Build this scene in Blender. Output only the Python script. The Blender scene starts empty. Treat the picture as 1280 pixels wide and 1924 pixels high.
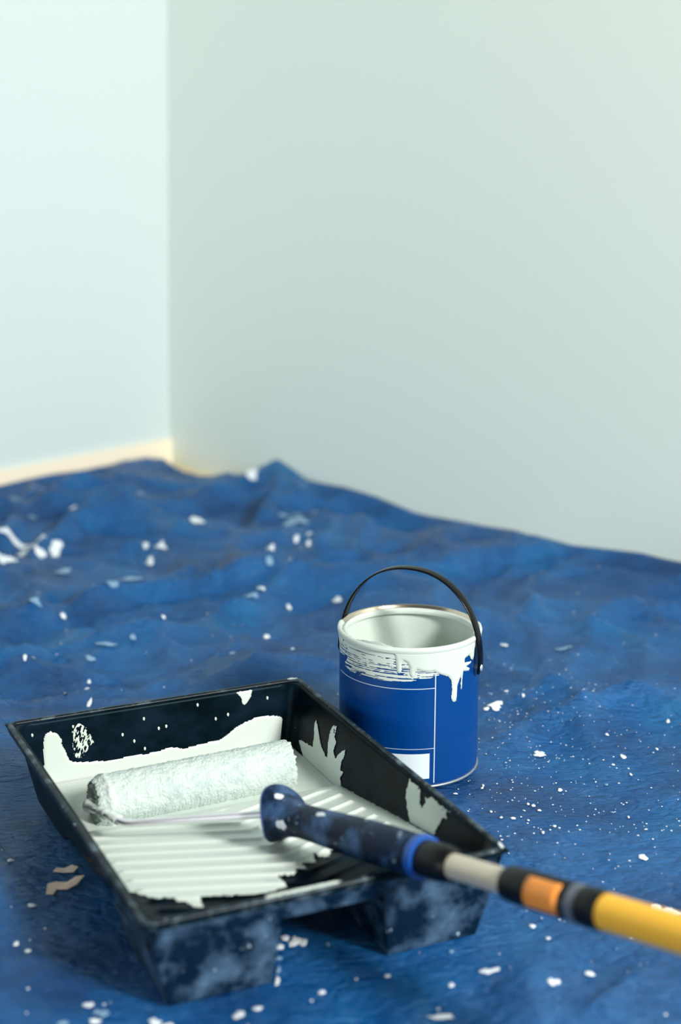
import bpy, bmesh, math, random
import numpy as np
from mathutils import Vector, Matrix

scene = bpy.context.scene
COL = scene.collection
random.seed(4)
rng = np.random.default_rng(7)

# ------------------------------------------------------------------ camera
CAM_H = 0.7738
PITCH = 0.2554
cam = bpy.data.cameras.new('camera')
camo = bpy.data.objects.new('camera', cam)
COL.objects.link(camo)
camo.location = (0, 0, CAM_H)
camo.rotation_euler = (math.pi / 2 - PITCH, 0.0, 0.0)
camo.rotation_euler.rotate_axis('Z', 0.0024)
cam.sensor_fit = 'VERTICAL'
cam.sensor_height = 36.0
cam.sensor_width = 24.0
cam.lens = 3065.55 / 1924 * 36.0
cam.clip_start = 0.02
cam.dof.use_dof = True
cam.dof.focus_distance = 1.845
cam.dof.aperture_fstop = 2.6
cam.dof.aperture_blades = 9
scene.camera = camo

# ------------------------------------------------------------------ world, daylight, exposure
world = bpy.data.worlds.new('room_daylight')
scene.world = world
world.use_nodes = True
bg = world.node_tree.nodes['Background']
bg.inputs[0].default_value = (0.86, 0.97, 1.0, 1)
bg.inputs[1].default_value = 0.21

lamp = bpy.data.lights.new('window_daylight', 'AREA')
lamp.shape = 'RECTANGLE'
lamp.size, lamp.size_y = 0.6, 0.8
lamp.energy = 215
lamp.color = (1.0, 0.98, 0.93)
lampo = bpy.data.objects.new('window_daylight', lamp)
COL.objects.link(lampo)
lampo.location = (2.25, -0.70, 2.1)
aim = Vector((-0.05, 1.7, 0.0)) - Vector(lampo.location)
lampo.rotation_euler = aim.to_track_quat('-Z', 'Y').to_euler()

# added fill lamp, low behind the camera, to brighten the right-hand wall
fill = bpy.data.lights.new('added_fill_light', 'AREA')
fill.shape = 'RECTANGLE'
fill.size, fill.size_y = 2.0, 1.0
fill.energy = 40
fill.color = (0.94, 0.98, 1.0)
fillo = bpy.data.objects.new('added_fill_light', fill)
COL.objects.link(fillo)
fillo.location = (-2.6, -1.6, 0.75)
fillo.rotation_euler = (Vector((0.4, 2.6, 0.6)) - Vector(fillo.location)).to_track_quat('-Z', 'Y').to_euler()

vs = scene.view_settings
vs.view_transform = 'Standard'
vs.look = 'None'
vs.gamma = 1.0
vs.use_curve_mapping = False
vs.exposure = 0.06

# ------------------------------------------------------------------ helpers
def lin(r, g, b):
    f = lambda c: (c / 255 / 12.92) if c / 255 <= 0.04045 else ((c / 255 + 0.055) / 1.055) ** 2.4
    return (f(r), f(g), f(b), 1.0)

def mat(name, col, rough=0.5, metal=0.0, spec=0.5, coat=0.0):
    m = bpy.data.materials.new(name)
    m.use_nodes = True
    p = m.node_tree.nodes['Principled BSDF']
    p.inputs['Base Color'].default_value = col
    p.inputs['Roughness'].default_value = rough
    p.inputs['Metallic'].default_value = metal
    p.inputs['Specular IOR Level'].default_value = spec
    p.inputs['Coat Weight'].default_value = coat
    p.inputs['Coat Roughness'].default_value = 0.12
    return m

def P(m): return m.node_tree.nodes['Principled BSDF']

def nnoise(m, scale, detail=4, rough=0.55, stretch=(1, 1, 1), rot=(0, 0, 0)):
    nt = m.node_tree
    tc = nt.nodes.new('ShaderNodeTexCoord')
    mp = nt.nodes.new('ShaderNodeMapping')
    mp.inputs['Scale'].default_value = stretch
    mp.inputs['Rotation'].default_value = rot
    nz = nt.nodes.new('ShaderNodeTexNoise')
    nz.inputs['Scale'].default_value = scale
    nz.inputs['Detail'].default_value = detail
    nz.inputs['Roughness'].default_value = rough
    nt.links.new(tc.outputs['Object'], mp.inputs['Vector'])
    nt.links.new(mp.outputs['Vector'], nz.inputs['Vector'])
    return nz

def ramp(m, fac, stops):
    r = m.node_tree.nodes.new('ShaderNodeValToRGB')
    while len(r.color_ramp.elements) < len(stops):
        r.color_ramp.elements.new(0.5)
    for e, (pos, c) in zip(r.color_ramp.elements, stops):
        e.position = pos
        e.color = c
    m.node_tree.links.new(fac, r.inputs['Fac'])
    return r

def mixc(m, fac, a, b):
    n = m.node_tree.nodes.new('ShaderNodeMix')
    n.data_type = 'RGBA'
    L = m.node_tree.links
    L.new(fac, n.inputs['Factor'])
    for s, v in ((n.inputs['A'], a), (n.inputs['B'], b)):
        if hasattr(v, 'links'): L.new(v, s)
        else: s.default_value = v
    return n.outputs['Result']

def bump(m, height, strength, dist, prev=None):
    b = m.node_tree.nodes.new('ShaderNodeBump')
    b.inputs['Strength'].default_value = strength
    b.inputs['Distance'].default_value = dist
    m.node_tree.links.new(height, b.inputs['Height'])
    if prev is not None: m.node_tree.links.new(prev, b.inputs['Normal'])
    m.node_tree.links.new(b.outputs['Normal'], P(m).inputs['Normal'])
    return b.outputs['Normal']

def obj(name, verts, faces, material, parent=None, smooth=True):
    me = bpy.data.meshes.new(name)
    me.from_pydata([tuple(map(float, v)) for v in verts], [], [tuple(int(i) for i in f) for f in faces])
    me.update()
    if smooth:
        me.polygons.foreach_set('use_smooth', [True] * len(me.polygons))
    me.materials.append(material)
    o = bpy.data.objects.new(name, me)
    COL.objects.link(o)
    if parent: o.parent = parent
    return o

def empty(name, loc, rotz=0.0):
    o = bpy.data.objects.new(name, None)
    COL.objects.link(o)
    o.location = loc
    o.rotation_euler = (0, 0, rotz)
    o.empty_display_size = 0.05
    return o

def tag(o, label, cat, group=None):
    o['label'] = label
    o['category'] = cat
    if group: o['group'] = group
    return o

def recalc(o):
    bm = bmesh.new(); bm.from_mesh(o.data)
    bmesh.ops.recalc_face_normals(bm, faces=bm.faces)
    bm.to_mesh(o.data); bm.free()

def autosmooth(o, ang=40):
    me = o.data
    bm = bmesh.new(); bm.from_mesh(me)
    for e in bm.edges:
        if len(e.link_faces) == 2 and e.calc_face_angle(0) > math.radians(ang): e.smooth = False
    bm.to_mesh(me); bm.free()

def lathe(profile, n=96, axis_close=False):
    """profile [(r, z)] -> verts, faces"""
    V, F = [], []
    k = len(profile)
    for i in range(n):
        a = 2 * math.pi * i / n
        for r, z in profile: V.append((r * math.cos(a), r * math.sin(a), z))
    for i in range(n):
        j = (i + 1) % n
        for q in range(k - 1):
            F.append((i * k + q, j * k + q, j * k + q + 1, i * k + q + 1))
    return V, F

def frame_from(d):
    d = Vector(d).normalized()
    a = Vector((0, 0, 1)) if abs(d.z) < 0.95 else Vector((1, 0, 0))
    x = d.cross(a).normalized()
    return x, d.cross(x).normalized() * -1, d

def lathe_axis(profile, origin, d, n=48):
    """profile [(s along axis, r)], around direction d from origin"""
    x, y, d = frame_from(d)
    o = Vector(origin)
    V, F = [], []
    k = len(profile)
    for i in range(n):
        a = 2 * math.pi * i / n
        e = x * math.cos(a) + y * math.sin(a)
        for s, r in profile: V.append(o + d * s + e * r)
    for i in range(n):
        j = (i + 1) % n
        for q in range(k - 1): F.append((i * k + q, j * k + q, j * k + q + 1, i * k + q + 1))
    return V, F

def smooth_path(pts, r=0.02, n=7):
    pts = [Vector(p) for p in pts]
    out = [pts[0]]
    for a, b, c in zip(pts, pts[1:], pts[2:]):
        d1 = (a - b); d2 = (c - b)
        q = min(r, d1.length * 0.45, d2.length * 0.45)
        p1 = b + d1.normalized() * q; p2 = b + d2.normalized() * q
        for i in range(n + 1):
            t = i / n
            out.append(p1 * (1 - t) ** 2 + b * 2 * t * (1 - t) + p2 * t * t)
    out.append(pts[-1])
    return out

def tube(path, radii, n=16, cap=True):
    V, F = [], []
    path = [Vector(p) for p in path]
    if not hasattr(radii, '__len__'): radii = [radii] * len(path)
    prev = None
    for i, p in enumerate(path):
        t = (path[min(i + 1, len(path) - 1)] - path[max(i - 1, 0)]).normalized()
        if prev is None:
            x, y, _ = frame_from(t)
        else:
            x = (prev - t * prev.dot(t)).normalized(); y = t.cross(x)
        prev = x
        for q in range(n):
            a = 2 * math.pi * q / n
            V.append(p + (x * math.cos(a) + y * math.sin(a)) * radii[i])
    for i in range(len(path) - 1):
        for q in range(n):
            r = (q + 1) % n
            F.append((i * n + q, i * n + r, (i + 1) * n + r, (i + 1) * n + q))
    if cap:
        F.append(tuple(range(n))[::-1]); m = (len(path) - 1) * n
        F.append(tuple(range(m, m + n)))
    return V, F

# ---- numpy gradient noise
_perm = np.random.default_rng(3).permutation(4096)
def _h(ix, iy):
    return _perm[(_perm[ix & 4095] + iy) & 4095]
def perlin(x, y):
    x = np.asarray(x, float); y = np.asarray(y, float)
    x0 = np.floor(x).astype(int); y0 = np.floor(y).astype(int)
    fx = x - x0; fy = y - y0
    def g(ix, iy, dx, dy):
        a = _h(ix, iy) * (2 * np.pi / 4096)
        return np.cos(a) * dx + np.sin(a) * dy
    u = fx ** 3 * (fx * (fx * 6 - 15) + 10); v = fy ** 3 * (fy * (fy * 6 - 15) + 10)
    n00 = g(x0, y0, fx, fy); n10 = g(x0 + 1, y0, fx - 1, fy)
    n01 = g(x0, y0 + 1, fx, fy - 1); n11 = g(x0 + 1, y0 + 1, fx - 1, fy - 1)
    return ((n00 * (1 - u) + n10 * u) * (1 - v) + (n01 * (1 - u) + n11 * u) * v) * 1.5
def fbm(x, y, o=4):
    s = 0; a = 1; 
    for i in range(o):
        s = s + a * perlin(x * 2 ** i + 17.3 * i, y * 2 ** i - 9.1 * i); a *= 0.5
    return s

# ---- polygon filled sheet, lying on any surface given by map_fn(s, t, off)
def poly_sd(poly, X, Y):
    p = np.array(poly, float); q = np.roll(p, -1, 0)
    ins = np.zeros(X.shape, bool); d2 = np.full(X.shape, 1e9)
    for (ax, ay), (bx, by) in zip(p, q):
        cnd = ((ay > Y) != (by > Y))
        with np.errstate(divide='ignore', invalid='ignore'):
            xi = (bx - ax) * (Y - ay) / (by - ay + 1e-15) + ax
        ins ^= cnd & (X < xi)
        ex, ey = bx - ax, by - ay
        t = np.clip(((X - ax) * ex + (Y - ay) * ey) / (ex * ex + ey * ey + 1e-15), 0, 1)
        d2 = np.minimum(d2, (X - ax - t * ex) ** 2 + (Y - ay - t * ey) ** 2)
    d = np.sqrt(d2)
    return np.where(ins, d, -d)

def sheet(name, poly, map_fn, res, thick, edge, material, parent, keep=None, wob=0.0, wobscale=250, box=None):
    p = np.array(poly, float)
    lo = p.min(0) - wob * 2; hi = p.max(0) + wob * 2
    if box is not None:
        lo = np.maximum(lo, box[0]); hi = np.minimum(hi, box[1])
    s = np.arange(lo[0], hi[0] + res, res); t = np.arange(lo[1], hi[1] + res, res)
    X, Y = np.meshgrid(s, t, indexing='ij')
    d = poly_sd(poly, X, Y)
    if wob: d = d + wob * fbm(X * wobscale, Y * wobscale, 3)
    if keep is not None: d = np.minimum(d, keep(X, Y))
    ok = d > 0
    cell = ok[:-1, :-1] & ok[1:, :-1] & ok[1:, 1:] & ok[:-1, 1:]
    off = 0.0002 + thick * np.sqrt(np.clip(d / edge, 0, 1))
    idx = -np.ones(X.shape, int)
    used = np.zeros(X.shape, bool)
    used[:-1, :-1] |= cell; used[1:, :-1] |= cell; used[1:, 1:] |= cell; used[:-1, 1:] |= cell
    idx[used] = np.arange(used.sum())
    V = map_fn(X[used], Y[used], off[used])
    i, j = np.nonzero(cell)
    F = np.stack([idx[i, j], idx[i + 1, j], idx[i + 1, j + 1], idx[i, j + 1]], 1)
    return obj(name, V, F, material, parent)

# ------------------------------------------------------------------ measured data (metres)
SPLATS= [(-0.5657, 2.6996, 0.0293, 0.0221), (-0.5685, 2.7714, 0.0347, 0.0125), (-0.5396, 2.737, 0.025, 0.0122), (-0.5613, 2.6407, 0.0206, 0.0147), (-0.5579, 2.5966, 0.0194, 0.0206), (-0.5345, 2.6603, 0.0181, 0.0132), (-0.4953, 2.7272, 0.012, 0.0259), (-0.496, 2.6672, 0.0081, 0.0298), (-0.5172, 2.7, 0.0092, 0.0136), (-0.4948, 2.9155, 0.0064, 0.0351), (-0.2571, 2.817, 0.0157, 0.0308), (-0.3086, 2.7019, 0.011, 0.0252), (-0.3212, 2.6428, 0.0067, 0.0178), (-0.3343, 2.7016, 0.005, 0.0168), (-0.4536, 2.5637, 0.0122, 0.0184), (-0.3356, 2.4995, 0.0205, 0.0146), (-0.3619, 2.4427, 0.0125, 0.021), (-0.0676, 2.9469, 0.0238, 0.0216), (-0.0792, 2.8627, 0.0213, 0.0298), (-0.0486, 2.9392, 0.0069, 0.0254), (-0.0979, 2.9002, 0.0147, 0.0172), (-0.1171, 2.635, 0.0067, 0.0207), (-0.053, 2.7518, 0.0061, 0.0207), (-0.0762, 2.714, 0.0051, 0.0168), (-0.0541, 2.6646, 0.0045, 0.013), (-0.1807, 3.1641, 0.017, 0.036), (-0.6308, 3.0219, 0.0224, 0.0231), (-0.0047, 2.4373, 0.0092, 0.0166), (-0.1388, 2.3928, 0.0115, 0.0147), (-0.1242, 2.428, 0.0075, 0.0124), (-0.0793, 2.4013, 0.0045, 0.0121), (-0.1074, 2.2566, 0.005, 0.0108), (-0.1501, 2.1486, 0.0045, 0.0088), (-0.4599, 2.3303, 0.0136, 0.0091), (-0.2961, 2.2082, 0.0053, 0.0093), (-0.2588, 2.2723, 0.0035, 0.0073), (-0.3297, 2.1761, 0.0135, 0.0091), (-0.3456, 2.132, 0.0096, 0.0066), (-0.3384, 2.069, 0.0029, 0.0073), (-0.3379, 2.0468, 0.0043, 0.0081), (-0.4298, 2.1016, 0.0029, 0.0064), (-0.4201, 2.1122, 0.0029, 0.0054), (-0.3594, 2.0092, 0.0049, 0.0128), (-0.3236, 1.9751, 0.0031, 0.0134), (-0.0722, 2.5639, 0.0061, 0.0136), (-0.1145, 2.5336, 0.006, 0.0134), (-0.3556, 2.2667, 0.0031, 0.0073), (-0.4168, 2.3358, 0.004, 0.0091), (-0.0354, 2.7588, 0.0037, 0.0122), (-0.0669, 2.1691, 0.003, 0.0056), (-0.081, 2.5669, 0.0052, 0.0122), (-0.3717, 2.9558, 0.011, 0.0179), (-0.5718, 2.9225, 0.0069, 0.0138), (0.1961, 1.9489, 0.0109, 0.0102), (0.202, 1.9544, 0.0068, 0.0075), (0.1859, 1.9415, 0.0041, 0.0046), (0.2417, 1.8298, 0.008, 0.01), (0.2386, 1.8364, 0.0039, 0.0059), (0.3405, 1.8223, 0.0042, 0.0075), (0.3171, 2.199, 0.0098, 0.0081), (0.2361, 2.2075, 0.0034, 0.0093), (0.2318, 2.2098, 0.003, 0.007), (0.3588, 2.0596, 0.0043, 0.0083), (0.2174, 2.0073, 0.0031, 0.0049), (0.3143, 1.544, 0.0052, 0.0081), (0.3141, 1.444, 0.0119, 0.0135), (0.3229, 1.4387, 0.0093, 0.0101), (0.1901, 1.644, 0.0032, 0.0041), (0.2318, 1.619, 0.0029, 0.0047), (0.216, 1.593, 0.0023, 0.0046), (0.252, 1.7261, 0.0033, 0.0045), (0.1304, 1.7007, 0.003, 0.0044), (0.217, 1.6855, 0.0027, 0.005), (0.2219, 1.6716, 0.0024, 0.0043), (0.1767, 1.6439, 0.0023, 0.0034), (0.206, 1.6401, 0.0017, 0.0034), (0.1671, 1.6602, 0.0018, 0.0035), (0.2113, 1.6883, 0.0021, 0.0036), (0.164, 1.7285, 0.0018, 0.0045), (0.1622, 1.7211, 0.0018, 0.0037), (0.3296, 1.8789, 0.0023, 0.0053), (0.3397, 1.7656, 0.0019, 0.0047), (0.3239, 1.795, 0.0022, 0.004), (0.3037, 1.6734, 0.0027, 0.0029), (0.3071, 1.7397, 0.0028, 0.0031), (0.3288, 1.6091, 0.002, 0.0034), (0.3194, 1.6611, 0.0018, 0.0035), (0.236, 1.9732, 0.0021, 0.0047), (0.3838, 1.8389, 0.0019, 0.0042), (0.4147, 1.9285, 0.0024, 0.0055), (0.1351, 1.3165, 0.0091, 0.0076), (0.1893, 1.2899, 0.0061, 0.0083), (0.2242, 1.3097, 0.0048, 0.0062), (-0.0154, 1.2846, 0.004, 0.005), (0.184, 1.4056, 0.0036, 0.0048), (-0.3018, 1.3712, 0.0032, 0.0052), (-0.2883, 1.3577, 0.0032, 0.0051), (-0.2185, 1.2664, 0.0053, 0.0072), (-0.2049, 1.2521, 0.0069, 0.0093), (-0.2089, 1.2388, 0.0055, 0.0052), (-0.2358, 1.2362, 0.0054, 0.0056), (-0.1576, 1.239, 0.0064, 0.0069), (-0.1457, 1.2341, 0.0054, 0.0052), (-0.0862, 1.2459, 0.0059, 0.0087), (-0.0707, 1.256, 0.0051, 0.0053), (-0.0408, 1.3754, 0.0085, 0.0092), (-0.051, 1.3823, 0.005, 0.0062), (-0.0554, 1.3656, 0.004, 0.007), (-0.0338, 1.3735, 0.004, 0.0091), (-0.0556, 1.3454, 0.0034, 0.0044), (-0.0554, 1.3248, 0.0026, 0.0077), (-0.0556, 1.3057, 0.0026, 0.0094), (-0.0109, 1.3697, 0.002, 0.004), (0.1033, 1.3567, 0.0025, 0.004), (0.0431, 1.3134, 0.0029, 0.0038), (0.0987, 1.2868, 0.0033, 0.0041), (0.0876, 1.2425, 0.0137, 0.0035), (0.1954, 1.3785, 0.0025, 0.0041), (-0.2991, 1.4377, 0.0052, 0.0033), (-0.3374, 1.5274, 0.0038, 0.0049)]
FLAKES= [(-0.2771, 1.5124), (-0.2739, 1.4793)]
CREASE= [[(0.231, 1.91), (0.283, 1.932), (0.352, 1.984), (0.423, 2.026), (0.466, 2.066)], [(-0.494, 2.499), (-0.428, 2.411), (-0.366, 2.32), (-0.317, 2.283)], [(0.205, 1.231), (0.245, 1.282), (0.293, 1.341)], [(-0.453, 2.211), (-0.411, 2.166), (-0.365, 2.112)], [(0.176, 1.94), (0.205, 1.958), (0.265, 2.006), (0.298, 2.045)], [(-0.319, 2.098), (-0.284, 2.051), (-0.258, 2.012)], [(-0.155, 2.873), (-0.123, 3.051), (-0.119, 3.227)], [(-0.191, 2.818), (-0.167, 3.009)], [(-0.232, 2.103), (-0.163, 2.157), (-0.109, 2.285)], [(-0.533, 2.437), (-0.494, 2.499)], [(-0.485, 2.645), (-0.316, 2.746), (-0.188, 2.93)], [(-0.3, 2.235), (-0.178, 2.36), (-0.032, 2.387)], [(0.256, 2.5), (0.298, 2.416), (0.297, 2.338)]]
CAN_THICK= [(-0.1296, 0.1885), (-0.1296, 0.1717), (-0.1179, 0.1517), (-0.1075, 0.1536), (-0.1027, 0.1646), (-0.085, 0.1676), (-0.0577, 0.1705), (-0.0406, 0.1717), (-0.029, 0.1668), (-0.0234, 0.1598), (-0.0219, 0.1473), (-0.0216, 0.141), (-0.0194, 0.1388), (-0.0165, 0.1399), (-0.0152, 0.1442), (-0.0154, 0.1514), (-0.0136, 0.1545), (-0.0094, 0.1521), (-0.0069, 0.1464), (-0.0069, 0.1383), (-0.0046, 0.1351), (-0.0016, 0.1358), (-0.0002, 0.1411), (0.002, 0.1436), (0.0087, 0.1415), (0.0158, 0.1404), (0.0203, 0.1411), (0.0286, 0.1364), (0.0392, 0.1319), (0.0435, 0.1268), (0.0447, 0.1176), (0.0439, 0.1051), (0.0459, 0.1008), (0.0485, 0.0994), (0.0515, 0.1), (0.0526, 0.106), (0.053, 0.1177), (0.0561, 0.1252), (0.0582, 0.128), (0.058, 0.1147), (0.0591, 0.1113), (0.0605, 0.1141), (0.061, 0.124), (0.0625, 0.1333), (0.0728, 0.1309), (0.0751, 0.1339), (0.0682, 0.1377), (0.0774, 0.1392), (0.078, 0.1416), (0.0644, 0.1436), (0.0649, 0.1482), (0.0728, 0.1498), (0.0765, 0.1443), (0.0811, 0.1414), (0.0844, 0.1448), (0.0854, 0.1537), (0.0898, 0.1593), (0.1159, 0.1571), (0.1296, 0.1623), (0.1296, 0.1885)]
CAN_BRUSH= [(-0.1296, 0.153), (-0.1226, 0.1407), (-0.0924, 0.1441), (-0.1016, 0.1317), (-0.085, 0.1281), (-0.0674, 0.1278), (-0.051, 0.1286), (-0.0366, 0.1287), (-0.0216, 0.1288), (-0.0055, 0.1301), (0.0105, 0.1318), (0.0249, 0.1346), (0.0324, 0.1361), (0.0176, 0.144), (-0.0072, 0.1591), (-0.0216, 0.1691), (-0.0406, 0.1739), (-0.07, 0.171)]
BACK_MAIN= [(0.0269, 0.0721), (0.0363, 0.0499), (0.0376, 0.0235), (0.041, 0.014), (0.0478, 0.0121), (0.0554, 0.0156), (0.0601, 0.0235), (0.0591, 0.0275), (0.063, 0.0377), (0.0658, 0.0465), (0.0704, 0.0502), (0.0898, 0.0528), (0.1114, 0.0551), (0.124, 0.0547), (0.1398, 0.0537), (0.1556, 0.055), (0.1704, 0.0537), (0.1815, 0.0518), (0.1911, 0.0528), (0.2005, 0.0561), (0.2235, 0.0536), (0.2447, 0.0527), (0.2537, 0.0485), (0.2656, 0.0417), (0.278, 0.0374), (0.2904, 0.0343), (0.3053, 0.034), (0.3187, 0.0361), (0.3273, 0.0393), (0.3328, 0.0464), (0.3375, 0.0553), (0.3381, 0.0643), (0.3327, 0.1242)]
BACK_BLOB= [(0.2695, -0.0006), (0.2749, -0.0023), (0.2817, -0.0026), (0.2884, -0.0028), (0.2907, 0.0012), (0.2887, 0.009), (0.2841, 0.0146), (0.2798, 0.0183), (0.2766, 0.016), (0.2759, 0.0096), (0.2717, 0.0041)]
BACK_DRY= [(0.0736, 0.0095), (0.0816, 0.0096), (0.0897, 0.0156), (0.0936, 0.0264), (0.0956, 0.0309), (0.0886, 0.0394), (0.0831, 0.0457), (0.0756, 0.0469), (0.0714, 0.039), (0.0711, 0.0229)]
BACK_DOTS= [(0.1561, 0.015), (0.1425, 0.0383), (0.2217, 0.009), (0.2423, 0.0282), (0.1542, 0.0487), (0.1727, 0.0285), (0.1818, 0.0275), (0.1295, 0.029), (0.0266, 0.0135), (0.3085, 0.0138), (0.2578, 0.0256)]
RIGHT_A= [(0.4748, 0.0406), (0.4654, 0.047), (0.4526, 0.0573), (0.4321, 0.0537), (0.4129, 0.0517), (0.4144, 0.0382), (0.419, 0.0246), (0.4147, 0.0206), (0.4046, 0.0296), (0.393, 0.0418), (0.3779, 0.0488), (0.3714, 0.0501), (0.3771, 0.0341), (0.3768, 0.0183), (0.3714, 0.0108), (0.3631, 0.0097), (0.3631, 0.0227), (0.3565, 0.0246), (0.3592, 0.038), (0.3514, 0.0425), (0.3431, 0.032), (0.333, 0.0258), (0.3312, 0.03), (0.336, 0.0416), (0.3349, 0.0504), (0.3269, 0.0492), (0.3314, 0.0583), (0.3252, 0.0658), (0.3378, 0.0794), (0.3685, 0.1094), (0.4256, 0.1197)]
RIGHT_B= [(0.1852, 0.0047), (0.1852, -0.001), (0.1766, -0.006), (0.1663, -0.0072), (0.1599, -0.003), (0.1588, 0.0079), (0.1482, 0.0081), (0.1371, 0.0014), (0.1374, -0.0074), (0.1254, -0.0088), (0.1112, -0.0068), (0.0978, -0.0013), (0.1038, 0.0055), (0.1, 0.0094), (0.1091, 0.0143), (0.1125, 0.0223), (0.1174, 0.0321), (0.1263, 0.0465), (0.1612, 0.0473), (0.1786, 0.0317), (0.1875, 0.0193)]


# ------------------------------------------------------------------ materials
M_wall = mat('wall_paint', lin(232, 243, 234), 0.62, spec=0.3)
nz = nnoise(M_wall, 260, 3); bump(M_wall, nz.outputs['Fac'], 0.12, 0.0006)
M_wall_l = mat('wall_paint_left_dimmed', lin(206, 219, 219), 0.62, spec=0.3)  # left wall colour set darker to offset the stronger window light on it
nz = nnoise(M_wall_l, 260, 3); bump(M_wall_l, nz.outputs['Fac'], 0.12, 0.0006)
M_trim = mat('cream_trim', lin(250, 238, 212), 0.4)
M_floor = mat('pale_wood_floor', lin(214, 180, 130), 0.45)
nz = nnoise(M_floor, 9, 5, stretch=(1, 14, 1)); r = ramp(M_floor, nz.outputs['Fac'], [(0.3, lin(226, 194, 146)), (0.7, lin(246, 224, 184))])
M_floor.node_tree.links.new(r.outputs['Color'], P(M_floor).inputs['Base Color'])

M_tarp = mat('blue_polythene', lin(0, 80, 150), 0.26, spec=0.75)
P(M_tarp).inputs['Specular Tint'].default_value = (0.50, 0.86, 1.0, 1)
n1 = nnoise(M_tarp, 5, 6, 0.6, rot=(0, 0, 0.4))
r1 = ramp(M_tarp, n1.outputs['Fac'], [(0.34, lin(0, 56, 116)), (0.55, lin(0, 84, 152)), (0.75, lin(0, 102, 162))])
M_tarp.node_tree.links.new(r1.outputs['Color'], P(M_tarp).inputs['Base Color'])
n2 = nnoise(M_tarp, 16, 8, 0.62, stretch=(1, 2.2, 1), rot=(0, 0, 0.5))
b1 = bump(M_tarp, n2.outputs['Fac'], 0.8, 0.016)
n3 = nnoise(M_tarp, 60, 5, 0.6, stretch=(1, 3.5, 1), rot=(0, 0, -0.7))
b2 = bump(M_tarp, n3.outputs['Fac'], 1.0, 0.006, b1)
# sharp little fold lines pressed into the film
for sc, st, ro, stg in ((13, (1, 2.6, 1), 0.6, 0.55), (26, (1, 2.0, 1), -0.5, 0.45)):
    tc_ = M_tarp.node_tree.nodes.new('ShaderNodeTexCoord'); mp_ = M_tarp.node_tree.nodes.new('ShaderNodeMapping')
    mp_.inputs['Scale'].default_value = st; mp_.inputs['Rotation'].default_value = (0, 0, ro)
    vo = M_tarp.node_tree.nodes.new('ShaderNodeTexVoronoi'); vo.feature = 'DISTANCE_TO_EDGE'; vo.inputs['Scale'].default_value = sc
    M_tarp.node_tree.links.new(tc_.outputs['Object'], mp_.inputs['Vector']); M_tarp.node_tree.links.new(mp_.outputs['Vector'], vo.inputs['Vector'])
    rv = ramp(M_tarp, vo.outputs['Distance'], [(0.0, (0, 0, 0, 1)), (0.10, (1, 1, 1, 1))])
    b2 = bump(M_tarp, rv.outputs['Color'], stg, 0.0014, b2)

M_dry = mat('dried_paint', lin(226, 234, 240), 0.5)
M_faint = mat('thin_dried_paint', lin(120, 156, 186), 0.45)
FAINT = {14, 15, 16, 17, 18, 20, 26, 28, 33, 34, 36, 37, 45, 51, 52, 59, 83, 84, 98, 100, 109, 110, 112, 113}
M_paint = mat('wet_paint', lin(202, 213, 205), 0.28, coat=0.25)
M_sleeve = mat('soaked_nap', lin(220, 233, 228), 0.6, spec=0.3)
nz = nnoise(M_sleeve, 420, 4); bn = bump(M_sleeve, nz.outputs['Fac'], 0.7, 0.002)
nz2 = nnoise(M_sleeve, 30, 6, 0.65, stretch=(1, 1, 1)); r = ramp(M_sleeve, nz2.outputs['Fac'], [(0.36, lin(172, 190, 190)), (0.46, lin(192, 206, 202)), (0.7, lin(202, 213, 207))])
M_sleeve.node_tree.links.new(r.outputs['Color'], P(M_sleeve).inputs['Base Color'])
M_core = mat('sleeve_core', lin(16, 40, 84), 0.5)

def stained(name, base, stain, scale, lo, hi, rough=0.38):
    m = mat(name, base, rough, spec=0.2)
    a = nnoise(m, scale, 6, 0.62)
    rr = ramp(m, a.outputs['Fac'], [(lo, (0, 0, 0, 1)), (hi, (1, 1, 1, 1))])
    c = mixc(m, rr.outputs['Color'], base, stain)
    b = nnoise(m, scale * 3.3, 5, 0.6)
    r2 = ramp(m, b.outputs['Fac'], [(0.66, (0, 0, 0, 1)), (0.70, (1, 1, 1, 1))])
    c2 = mixc(m, r2.outputs['Color'], c, lin(170, 190, 205))
    m.node_tree.links.new(c2, P(m).inputs['Base Color'])
    return m
M_tray = mat('black_plastic', lin(4, 14, 20), 0.36, spec=0.06)
P(M_tray).inputs['Specular Tint'].default_value = (0.55, 0.9, 1.0, 1)
a_ = nnoise(M_tray, 26, 6, 0.6, stretch=(0.6, 1, 1)); r_ = ramp(M_tray, a_.outputs['Fac'], [(0.45, lin(0, 9, 14)), (0.78, lin(16, 32, 48))])
M_tray.node_tree.links.new(r_.outputs['Color'], P(M_tray).inputs['Base Color'])
M_leg = stained('paint_dusted_plastic', lin(3, 26, 46), lin(80, 108, 136), 30, 0.44, 0.72)
M_rim = stained('scuffed_rim_plastic', lin(10, 28, 36), lin(100, 120, 130), 40, 0.50, 0.75)
M_label = mat('blue_can_label', lin(0, 60, 128), 0.32, spec=0.3)
M_line = mat('pale_print', lin(196, 212, 224), 0.4)
M_panel = mat('white_print', lin(222, 234, 236), 0.4)
M_tin = mat('tinplate', lin(214, 200, 180), 0.22, metal=1.0)
M_seam = mat('dull_tin_seam', lin(150, 160, 170), 0.4, metal=0.8)
M_strap = mat('black_strap', lin(2, 5, 8), 0.22, spec=0.15)
M_steel = mat('bright_steel', lin(246, 244, 250), 0.38, metal=0.75)
M_grip = stained('navy_rubber', lin(6, 26, 50), lin(60, 92, 132), 34, 0.46, 0.66, 0.45)
M_ring = mat('blue_plastic', lin(18, 78, 160), 0.35)
M_blk = mat('black_nylon', lin(5, 7, 9), 0.4, spec=0.3)
M_beige = mat('grey_aluminium_tube', lin(206, 196, 176), 0.42, metal=0.25)
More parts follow.
